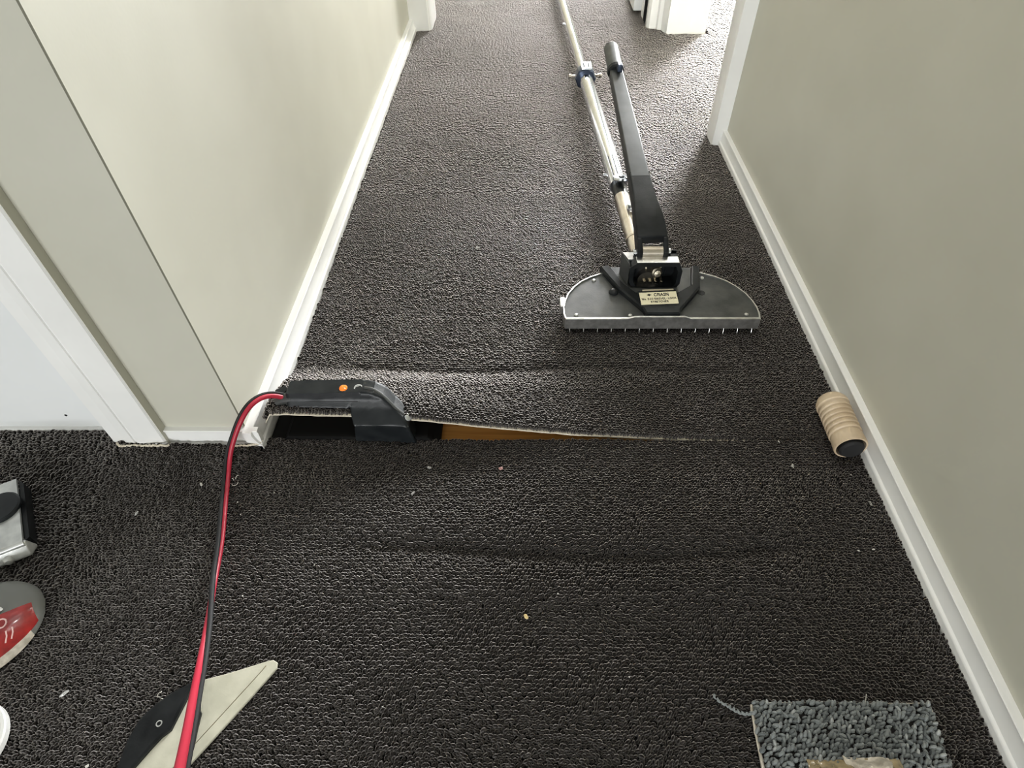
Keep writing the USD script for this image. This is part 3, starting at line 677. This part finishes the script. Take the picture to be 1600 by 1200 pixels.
# ------------------------------------------------------------------ ribbed tan tube by the right baseboard
rb = thing('ribbed_tube', 'short tan ribbed plastic tube lying against the right baseboard, open end forward', 'tube', (0.478, 0.59, 0))
ax0, axd = np.array([0.4770, 0.5440, 0.0225]), np.array([0.012, 1.0, 0.0])
prof = [(0.000, 0.0205), (0.0, 0.0228), (0.002, 0.0236), (0.018, 0.0226), (0.021, 0.0212)]
s = 0.0215
for k in range(6):
    prof += [(s + 0.0012, 0.0212), (s + 0.0030, 0.0234), (s + 0.0058, 0.0234), (s + 0.0076, 0.0212)]
    s += 0.0088
prof += [(s + 0.003, 0.0215), (s + 0.005, 0.0240), (s + 0.012, 0.0236), (s + 0.020, 0.0190), (s + 0.022, 0.0150), (s + 0.022, 0.0130), (s + 0.004, 0.0180), (0.0, 0.0205)]
obj('ribbed_sleeve', lathe_along(ax0, axd, prof, 40), TAN, rb, smooth=50)
obj('core', lathe_along(ax0, axd, [(-0.006, 0.0), (-0.006, 0.0150), (-0.003, 0.0175), (0.040, 0.0178), (0.070, 0.0120), (0.070, 0.0)], 28), VOID, rb, label='black core inside the open end')

# ------------------------------------------------------------------ trowel-like seam tool, bottom left
sp_ = thing('seam_trowel', 'flat beige triangular trowel with black grip, lying under the red cord', 'trowel', (-0.37, 0.19, 0))
blade = Polygon([(-0.381, 0.2075), (-0.368, 0.2210), (-0.340, 0.2290), (-0.300, 0.2425), (-0.2945, 0.2435), (-0.2895, 0.2410), (-0.2885, 0.2350), (-0.306, 0.2080), (-0.330, 0.1720), (-0.352, 0.1400), (-0.385, 0.0900), (-0.445, 0.0800), (-0.425, 0.120)]).buffer(0.0012).buffer(-0.0006)
bl = obj('blade', bevel_prism(blade, 0.0008, 0.0042, 0.0008), BEIGE, sp_, label='beige plastic blade')
gl = np.array([(-0.3010, 0.2375, 0.0042), (-0.3035, 0.2330, 0.0042), (-0.3150, 0.2155, 0.0042), (-0.3360, 0.1840, 0.0042), (-0.3615, 0.1460, 0.0042), (-0.3800, 0.1180, 0.0042)])
obj('groove', sweep(gl, 0.0005, 6), BEIGE_LINE, bl, label='dark groove along the beige blade edge')
gp = Polygon([(-0.379, 0.2165), (-0.398, 0.2050), (-0.413, 0.1910), (-0.4225, 0.1770), (-0.4265, 0.1580), (-0.4260, 0.1350), (-0.4330, 0.0950), (-0.4180, 0.1000), (-0.4100, 0.1330), (-0.3990, 0.1520), (-0.3925, 0.1620), (-0.3850, 0.1690), (-0.3825, 0.1830), (-0.3795, 0.2000)]).buffer(0.0008)
gr = obj('grip', bevel_prism(gp, 0.0040, 0.0105, 0.0022), BLACK, sp_, label='curved black grip')
obj('grip_rivet', lathe_along((-0.3980, 0.1740, 0.0104), (0, 0, 1), [(0.0, 0.0020), (0.0, 0.0036), (0.0009, 0.0034), (0.0009, 0.0022), (0.0, 0.0020)], 18), EDGE, gr, label='small metal eyelet on the grip')
gs = Polygon([(-0.3725, 0.2200), (-0.3685, 0.2215), (-0.3640, 0.2000), (-0.3600, 0.1890), (-0.3575, 0.1860), (-0.3560, 0.1700), (-0.3540, 0.1550), (-0.3530, 0.1380), (-0.3600, 0.1360), (-0.3650, 0.1600), (-0.3690, 0.1900)])
obj('grip_strip', bevel_prism(gs, 0.0040, 0.0080, 0.0010), BLACK, sp_, label='narrow black strip under the cord')  # raised black strip laid on the blade beside the cord

# ------------------------------------------------------------------ things cut by the left edge of the picture
kk = thing('kicker_head', 'steel head of a carpet knee kicker with round black pad at the left edge', 'knee kicker', (-0.72, 0.41, 0))
obj('top_plate', prism([(-0.7254, 0.4802), (-0.6605, 0.3832), (-0.6832, 0.3705), (-0.820, 0.300), (-0.870, 0.395)], 0.0220, 0.0260), STEEL, kk, label='steel top plate')
obj('rounded_edge', sweep([(-0.6615, 0.3845, 0.0205), (-0.6832, 0.3720, 0.0205), (-0.820, 0.3015, 0.0205)], 0.0056, 14), STEEL, kk)
obj('front_flange', as_mesh(hull([m3.Manifold.sphere(0.0035, 10).translate(p) for p in [(-0.6620, 0.3840, 0.0200), (-0.6832, 0.3705, 0.0200), (-0.820, 0.300, 0.0200), (-0.6580, 0.3860, 0.0060), (-0.6585, 0.3760, 0.0060), (-0.690, 0.3590, 0.0060), (-0.820, 0.2930, 0.0060)]])), STEEL, kk)
obj('side_pad', prism([(-0.7240, 0.4800), (-0.7150, 0.4760), (-0.6590, 0.3920), (-0.6605, 0.3850)], 0.0030, 0.0215), BLACK, kk, label='black ribbed side of the head')
obj('round_pad', lathe_along((-0.7175, 0.4310, 0.0255), (0, 0, 1), [(0, 0), (0, 0.0250), (0.0040, 0.0250), (0.0060, 0.0230), (0.0065, 0.0)], 36), IRONB, kk, label='round black pad on the steel plate')
obj('foot_boss', lathe_along((-0.6780, 0.3650, 0.0100), (0.5, -0.8, 0.15), [(0, 0), (0, 0.0060), (0.005, 0.0055), (0.0070, 0.0035), (0.0075, 0)], 16), STEEL, kk)
obj('base', prism([(-0.7190, 0.4680), (-0.6650, 0.3900), (-0.6860, 0.3780), (-0.810, 0.314), (-0.856, 0.394)], 0.0005, 0.0220), PLATE, kk)

pk = thing('plastic_packet', 'cloudy plastic packet with a red printed band at the left edge', 'packet', (-0.64, 0.26, 0))
c2, ax = np.array([-0.677, 0.262]), np.array([0.80, 0.60])
ax2 = np.array([-0.60, 0.80])


def pouch(a0, a1, n, m_, grow=0.0, z_scale=1.0, seed=0):
    """The packet is a cushion: a along its long axis, b across, both within an egg outline."""
    A, B = np.meshgrid(np.linspace(-1, 1, n), np.linspace(a0, a1, m_), indexing='ij')
    R = np.sqrt(np.clip(1 - np.abs(A) ** 2.6, 0, 1))
    px = c2[0] + 0.088 * A * ax[0] + 0.062 * B * R * ax2[0]
    py = c2[1] + 0.088 * A * ax[1] + 0.062 * B * R * ax2[1]
    fill = np.clip((1 - np.abs(A) ** 2.6) * (1 - np.abs(B) ** 2.2), 0, 1) ** 0.55
    w = 0.0022 * (meshkit.fbm(np.stack([px * 70, py * 70, px * 0 + seed], -1), 3) - 0.5) * np.minimum(1, fill * 3)
    return px, py, 0.0025 + (0.030 * fill + w) * z_scale + grow, fill


def grid_mesh(px, py, pz, thick):
    n, m_ = px.shape
    idx = np.arange(n * m_).reshape(n, m_)
    q = np.stack([idx[:-1, :-1], idx[1:, :-1], idx[1:, 1:], idx[:-1, 1:]], -1).reshape(-1, 4)
    f = np.vstack([q[:, [0, 1, 2]], q[:, [0, 2, 3]]])
    top = np.stack([px, py, pz], -1).reshape(-1, 3)
    bot = np.stack([px, py, thick], -1).reshape(-1, 3)
    N = n * m_
    rim = np.r_[idx[:, 0], idx[-1, 1:], idx[-2::-1, -1], idx[0, -2:0:-1]]
    r2 = np.roll(rim, -1)
    m = trimesh.Trimesh(np.vstack([top, bot]), np.vstack([f, f[:, ::-1] + N, np.c_[rim, rim + N, r2 + N], np.c_[rim, r2 + N, r2]]), process=False)
    m = trimesh.Trimesh(m.vertices, m.faces, process=True)
    trimesh.repair.fix_normals(m)
    return m


px, py, pz, fi = pouch(-1, 1, 61, 41)
obj('pouch', grid_mesh(px, py, pz, np.full_like(px, 0.0012)), FILM, pk, smooth=50)
px, py, pz, fi = pouch(-0.94, -0.20, 61, 31, 0.0007)
band = obj('printed_band', grid_mesh(px[4:-3], py[4:-3], pz[4:-3], pz[4:-3] - 0.0010), REDPRINT, pk, smooth=50, label='red printed band on the packet')
px, py, pz, fi = pouch(-1.03, -0.90, 61, 5, 0.0006)
obj('torn_edge', grid_mesh(px[26:-6], py[26:-6] , pz[26:-6], pz[26:-6] - 0.0012), PALEFILM, pk, smooth=50)


def on_pouch(a, b):
    R = math.sqrt(max(0, 1 - abs(a) ** 2.6))
    x = c2[0] + 0.088 * a * ax[0] + 0.062 * b * R * ax2[0]
    y = c2[1] + 0.088 * a * ax[1] + 0.062 * b * R * ax2[1]
    fill = max(0, (1 - abs(a) ** 2.6) * (1 - abs(b) ** 2.2)) ** 0.55
    return np.array([x, y, 0.0025 + 0.030 * fill + 0.0012])


def letter(a, b, kind):
    if kind == 'O':
        pts = [on_pouch(a + 0.050 * math.cos(t), b + 0.095 * math.sin(t)) for t in np.linspace(0, 2 * np.pi, 17)]
        return sweep(pts, 0.0010, 6)
    return cat(*[sweep([on_pouch(a + d - 0.02, b - 0.10), on_pouch(a + d + 0.02, b), on_pouch(a + d + 0.03, b + 0.10)], 0.0009, 6) for d in (-0.035, 0.035)])


obj('printing', cat(*[letter(a, -0.72, k) for a, k in ((0.06, 'O'), (0.23, 'O'), (0.42, 'I'), (0.60, 'I'))], *[letter(a, -0.42, 'O') for a in (0.22, 0.40, 0.58)]), PINKPRINT, band, smooth=60, label='pale letters on the red band')
fold = [on_pouch(0.12, -0.20), on_pouch(0.30, -0.10), on_pouch(0.60, -0.04), on_pouch(0.63, -0.13), on_pouch(0.36, -0.24), on_pouch(0.14, -0.30)]
obj('fold_flap', as_mesh(hull([m3.Manifold.sphere(0.0012, 8).translate(tuple(p + [0, 0, 0.003])) for p in fold])), WHITEPL, pk, label='white folded corner of the packet')

obj('plastic_disc', lathe_along((-0.6070, 0.1500, 0.0005), (0, 0, 1), [(0, 0), (0, 0.0435), (0.001, 0.0450), (0.0080, 0.0450), (0.0098, 0.0436), (0.0098, 0.0405), (0.0082, 0.0390), (0.0082, 0)], 56), WHITEPL,
    label='round white plastic disc on the carpet at the lower left edge', cat='disc')

# ------------------------------------------------------------------ grey carpet sample, bottom right
ms = thing('carpet_sample', 'square grey looped carpet sample with a loose yarn at its corner', 'carpet sample', (0.345, 0.15, 0))
obj('backing', prism(Polygon([(0.2505, 0.1990), (0.2600, 0.2050), (0.3380, 0.2050), (0.4460, 0.2065), (0.4480, 0.1990), (0.4435, 0.1780), (0.4380, 0.1400), (0.4350, 0.1000), (0.430, 0.0400), (0.2440, 0.0400), (0.2470, 0.1200), (0.2490, 0.1650)]), 0.0006, 0.0055), PALEFILM, ms, label='pale woven backing of the sample')
g = np.random.default_rng(11)


def knot(seed):
    k = np.random.default_rng(seed)
    m = trimesh.creation.icosphere(2, 1.0)
    v = m.vertices
    v = v * (1 + 0.30 * (meshkit.noise(v * 2.3 + seed * 7) - 0.5))[:, None] * [0.0030, 0.0022, 0.0028]
    t = sweep(smooth_path([(-0.0024, -0.0010, -0.0004), (-0.0010, 0.0002, 0.0026), (0.0010, 0.0008, 0.0028), (0.0024, 0.0014, -0.0002)], 8), [0.0008, 0.0012, 0.0014, 0.0015, 0.0015, 0.0014, 0.0012, 0.0008], 7)
    return cat(trimesh.Trimesh(v, m.faces, process=False), t)


gx, gy = np.meshgrid(np.arange(0.2525, 0.4470, 0.0050), np.arange(0.050, 0.2060, 0.0045), indexing='ij')
gx[:, 1::2] += 0.0025
lean = (gy - 0.05) / 0.155
xx = gx + 0.001 * g.normal(size=gx.shape) + (lean - 1) * 0.010 * (gx - 0.3)
inside = (xx < 0.4350 + 0.0115 * lean) & (gy < 0.2050 + 0.0015 * ((xx - 0.25) / 0.2))
yy = gy + 0.0008 * g.normal(size=gx.shape)
zz = 0.0075 + 0.0010 * g.normal(size=gx.shape)
pp = np.c_[xx[inside], yy[inside], zz[inside]]
n = len(pp)
yaw = g.normal(0.35, 0.5, n)
obj('pile_base', prism(Polygon([(0.2535, 0.1990), (0.2610, 0.2040), (0.4455, 0.2050), (0.4400, 0.1780), (0.4340, 0.1400), (0.4310, 0.1000), (0.426, 0.0420), (0.2480, 0.0420), (0.2510, 0.1650)]), 0.0050, 0.0062), BASEPILE, ms)
instancer(ms, 'loop_pile', [knot(k) for k in range(5)], YARN_MAT, pp - origin(ms), np.c_[np.cos(yaw / 2), np.zeros(n), np.zeros(n), np.sin(yaw / 2)], np.repeat(g.uniform(0.85, 1.2, (n, 1)), 3, 1), g.integers(0, 5, n), 'grey yarn loops of the sample')
yp = smooth_path([(0.2125, 0.2120, 0.0030), (0.2180, 0.2060, 0.0040), (0.2270, 0.2000, 0.0050), (0.2370, 0.1945, 0.0050), (0.2480, 0.1935, 0.0060), (0.2540, 0.1960, 0.0065)], 60)
obj('loose_yarn', cat(sweep(yp + 0.0010 * np.c_[np.cos(np.arange(60) * 1.1), np.sin(np.arange(60) * 1.1), 0.6 * np.sin(np.arange(60) * 1.1)], 0.0011 + 0.0005 * np.sin(np.arange(60) * 0.9), 7),
                      sweep(yp[25:] + 0.0012 * np.c_[np.cos(np.arange(35) * 1.1 + 3), np.sin(np.arange(35) * 1.1 + 3), 0.6 * np.sin(np.arange(35) * 1.1 + 3)], 0.0013, 7)), YARN_MAT, ms, label='frayed loose yarn')
obj('binding', sweep(smooth_path([(0.2520, 0.2010, 0.0060), (0.2495, 0.1850, 0.0060), (0.2490, 0.1600, 0.0055), (0.2475, 0.1300, 0.0055), (0.2450, 0.0500, 0.0055)], 30) + g.normal(0, 0.0003, (30, 3)), 0.0015, 8), PALEFILM, ms, label='pale edge of the sample')
obj('stray_fibre', sweep(smooth_path([(0.3760, 0.2050, 0.0080), (0.3775, 0.2090, 0.0100), (0.3790, 0.2130, 0.0110)], 8), 0.0005, 5), LINT, ms)

wr = thing('snack_wrapper', 'crumpled amber plastic wrapper with orange print on the grey carpet sample', 'wrapper', (0.345, 0.12, 0.010))
cx_, cy_ = 0.3420, 0.1130


def wrap_mesh(x0, x1, y0, y1, seed, lift, amp, nn=46):
    X, Y = np.meshgrid(np.linspace(x0, x1, nn), np.linspace(y0, y1, nn), indexing='ij')
    d = np.minimum(np.minimum(X - x0, x1 - X) / 0.014, np.minimum(Y - y0, y1 - Y) / 0.014)
    n1 = meshkit.fbm(np.stack([X * 70, Y * 70, X * 0 + seed], -1), 4)
    Z = 0.0105 + lift * ss(0, 1, d) + amp * np.abs(n1 - 0.5) * 2 * (0.35 + ss(0, 1, d))
    j = 0.004 * (meshkit.fbm(np.stack([X * 60, Y * 60, X * 0 + seed + 5], -1), 3) - 0.5)
    return grid_mesh(X + j, Y - j, Z, Z - 0.0012)


obj('film', wrap_mesh(0.2930, 0.3900, 0.060, 0.1495, 1, 0.010, 0.010), AMBER, wr, smooth=25, label='amber film')
obj('orange_print', wrap_mesh(0.3130, 0.3330, 0.080, 0.1440, 2, 0.016, 0.012, 20), RUST, wr, smooth=25, label='orange printed fold')
obj('pale_fold', wrap_mesh(0.3330, 0.3780, 0.095, 0.1515, 3, 0.017, 0.016, 30), PALEFILM, wr, smooth=25, label='pale crumpled fold')

# ------------------------------------------------------------------ scraps on the carpet
def chip(x, y, z, size, seed, flat=0.35):
    k = np.random.default_rng(seed)
    m = trimesh.creation.icosphere(1, 1.0)
    v = m.vertices * (1 + 0.5 * (k.random((len(m.vertices), 1)) - 0.5)) * np.array([size, size * k.uniform(0.4, 0.8), size * flat])
    R = trimesh.transformations.rotation_matrix(k.uniform(0, 6.28), [0, 0, 1])[:3, :3] @ trimesh.transformations.rotation_matrix(k.uniform(-0.5, 0.5), [1, 0, 0])[:3, :3]
    return trimesh.Trimesh(v @ R.T + [x, y, z], m.faces, process=False)


def thread(x, y, z, size, seed):
    k = np.random.default_rng(seed)
    return cat(*[sweep(smooth_path(np.array([x, y, z + 0.0012]) + np.cumsum(k.normal(0, size * 0.55, (4, 3)) * [1, 1, 0.25], 0) - [0, 0, 0], 10), size * 0.11, 5) for _ in range(3)])


def hz(x, y):
    return float(h_front(x, y) if y < 0.58 else h_rear(x, y))


SCRAPS = [
    ('wood_chip', 0.002, 0.299, 0.0036, YELLOWCHIP, 'c', 'straw-yellow chip alone in the middle of the near carpet', 'wood chip'),
    ('plastic_shard', -0.545, 0.440, 0.0036, CLEARCHIP, 'c', 'clear shiny shard on the carpet right of the steel kicker head', 'plastic shard'),
    ('fluff_flake', -0.160, 0.475, 0.0040, GREYCHIP, 'c', 'grey flake on the carpet just below the seaming iron', 'fluff'),
    ('plastic_shard', -0.525, 0.206, 0.0050, CLEARCHIP, 'c', 'glinting clear shard between the red-banded packet and the trowel', 'plastic shard'),
    ('fluff_tuft', -0.412, 0.200, 0.0050, LINT, 't', 'wispy white fluff at the upper edge of the trowel grip', 'fluff'),
    ('fluff_tuft', -0.420, 0.492, 0.0052, LINT, 't', 'white fluff beside the red cord below the wall corner', 'fluff'),
    ('lint_speck', -0.464, 0.135, 0.0022, LINT, 'c', 'small white speck left of the trowel at the bottom edge', 'lint'),
    ('lint_speck', 0.441, 0.392, 0.0020, LINT, 'c', 'left one of two white specks near the right baseboard', 'lint'),
    ('lint_speck', 0.461, 0.394, 0.0022, LINT, 'c', 'right one of two white specks near the right baseboard', 'lint'),
    ('thread_scrap', 0.482, 0.462, 0.0034, LINT, 't', 'pale curled thread just below the tan tube by the baseboard', 'thread'),
    ('thread_scrap', 0.394, 0.529, 0.0034, LINT, 't', 'short pale thread left of the tan ribbed tube below the seam', 'thread'),
    ('fluff_flake', -0.470, 0.488, 0.0030, LINT, 'c', 'pale flake left of the red cord below the wall', 'fluff'),
    ('paper_scrap', -0.035, 0.522, 0.0032, PINKCHIP, 'c', 'pinkish scrap on the dark carpet below the visible timber', 'scrap'),
    ('thread_scrap', -0.101, 1.079, 0.0036, LINT, 't', 'thin pale thread on the hallway carpet left of the stretcher', 'thread'),
    ('lint_speck', 0.305, 1.262, 0.0024, LINT, 'c', 'white speck on the carpet right of the stretcher lever', 'lint'),
    ('lint_speck', 0.387, 0.572, 0.0020, LINT, 'c', 'white speck at the right end of the seam', 'lint'),
    ('fluff_flake', -0.142, 0.523, 0.0036, GREYCHIP, 'c', 'long grey flake nearest the seaming iron', 'fluff'),
]
for k, (nm, x, y, sz, mt, how, lab, ct) in enumerate(SCRAPS):
    z = hz(x, y) + 0.0012
    obj(nm, chip(x, y, z, sz, 100 + k) if how == 'c' else thread(x, y, z, sz, 100 + k), mt, smooth=False, label=lab, cat=ct)
specks = []
for k in range(70):
    x, y = rng.uniform(-0.55, 0.48), rng.uniform(0.14, 0.56) if k < 50 else rng.uniform(0.62, 1.2)
    if x < -0.38 and y > 0.55 or (0.245 < x and y < 0.215) or (x < -0.28 and y < 0.25):
        continue
    specks.append(chip(x, y, hz(x, y) + 0.0008, rng.uniform(0.0006, 0.0013), 300 + k))
obj('lint_specks', cat(*specks), LINT, smooth=False, label='tiny white lint specks scattered over the dark carpet', cat='lint', kind='stuff')
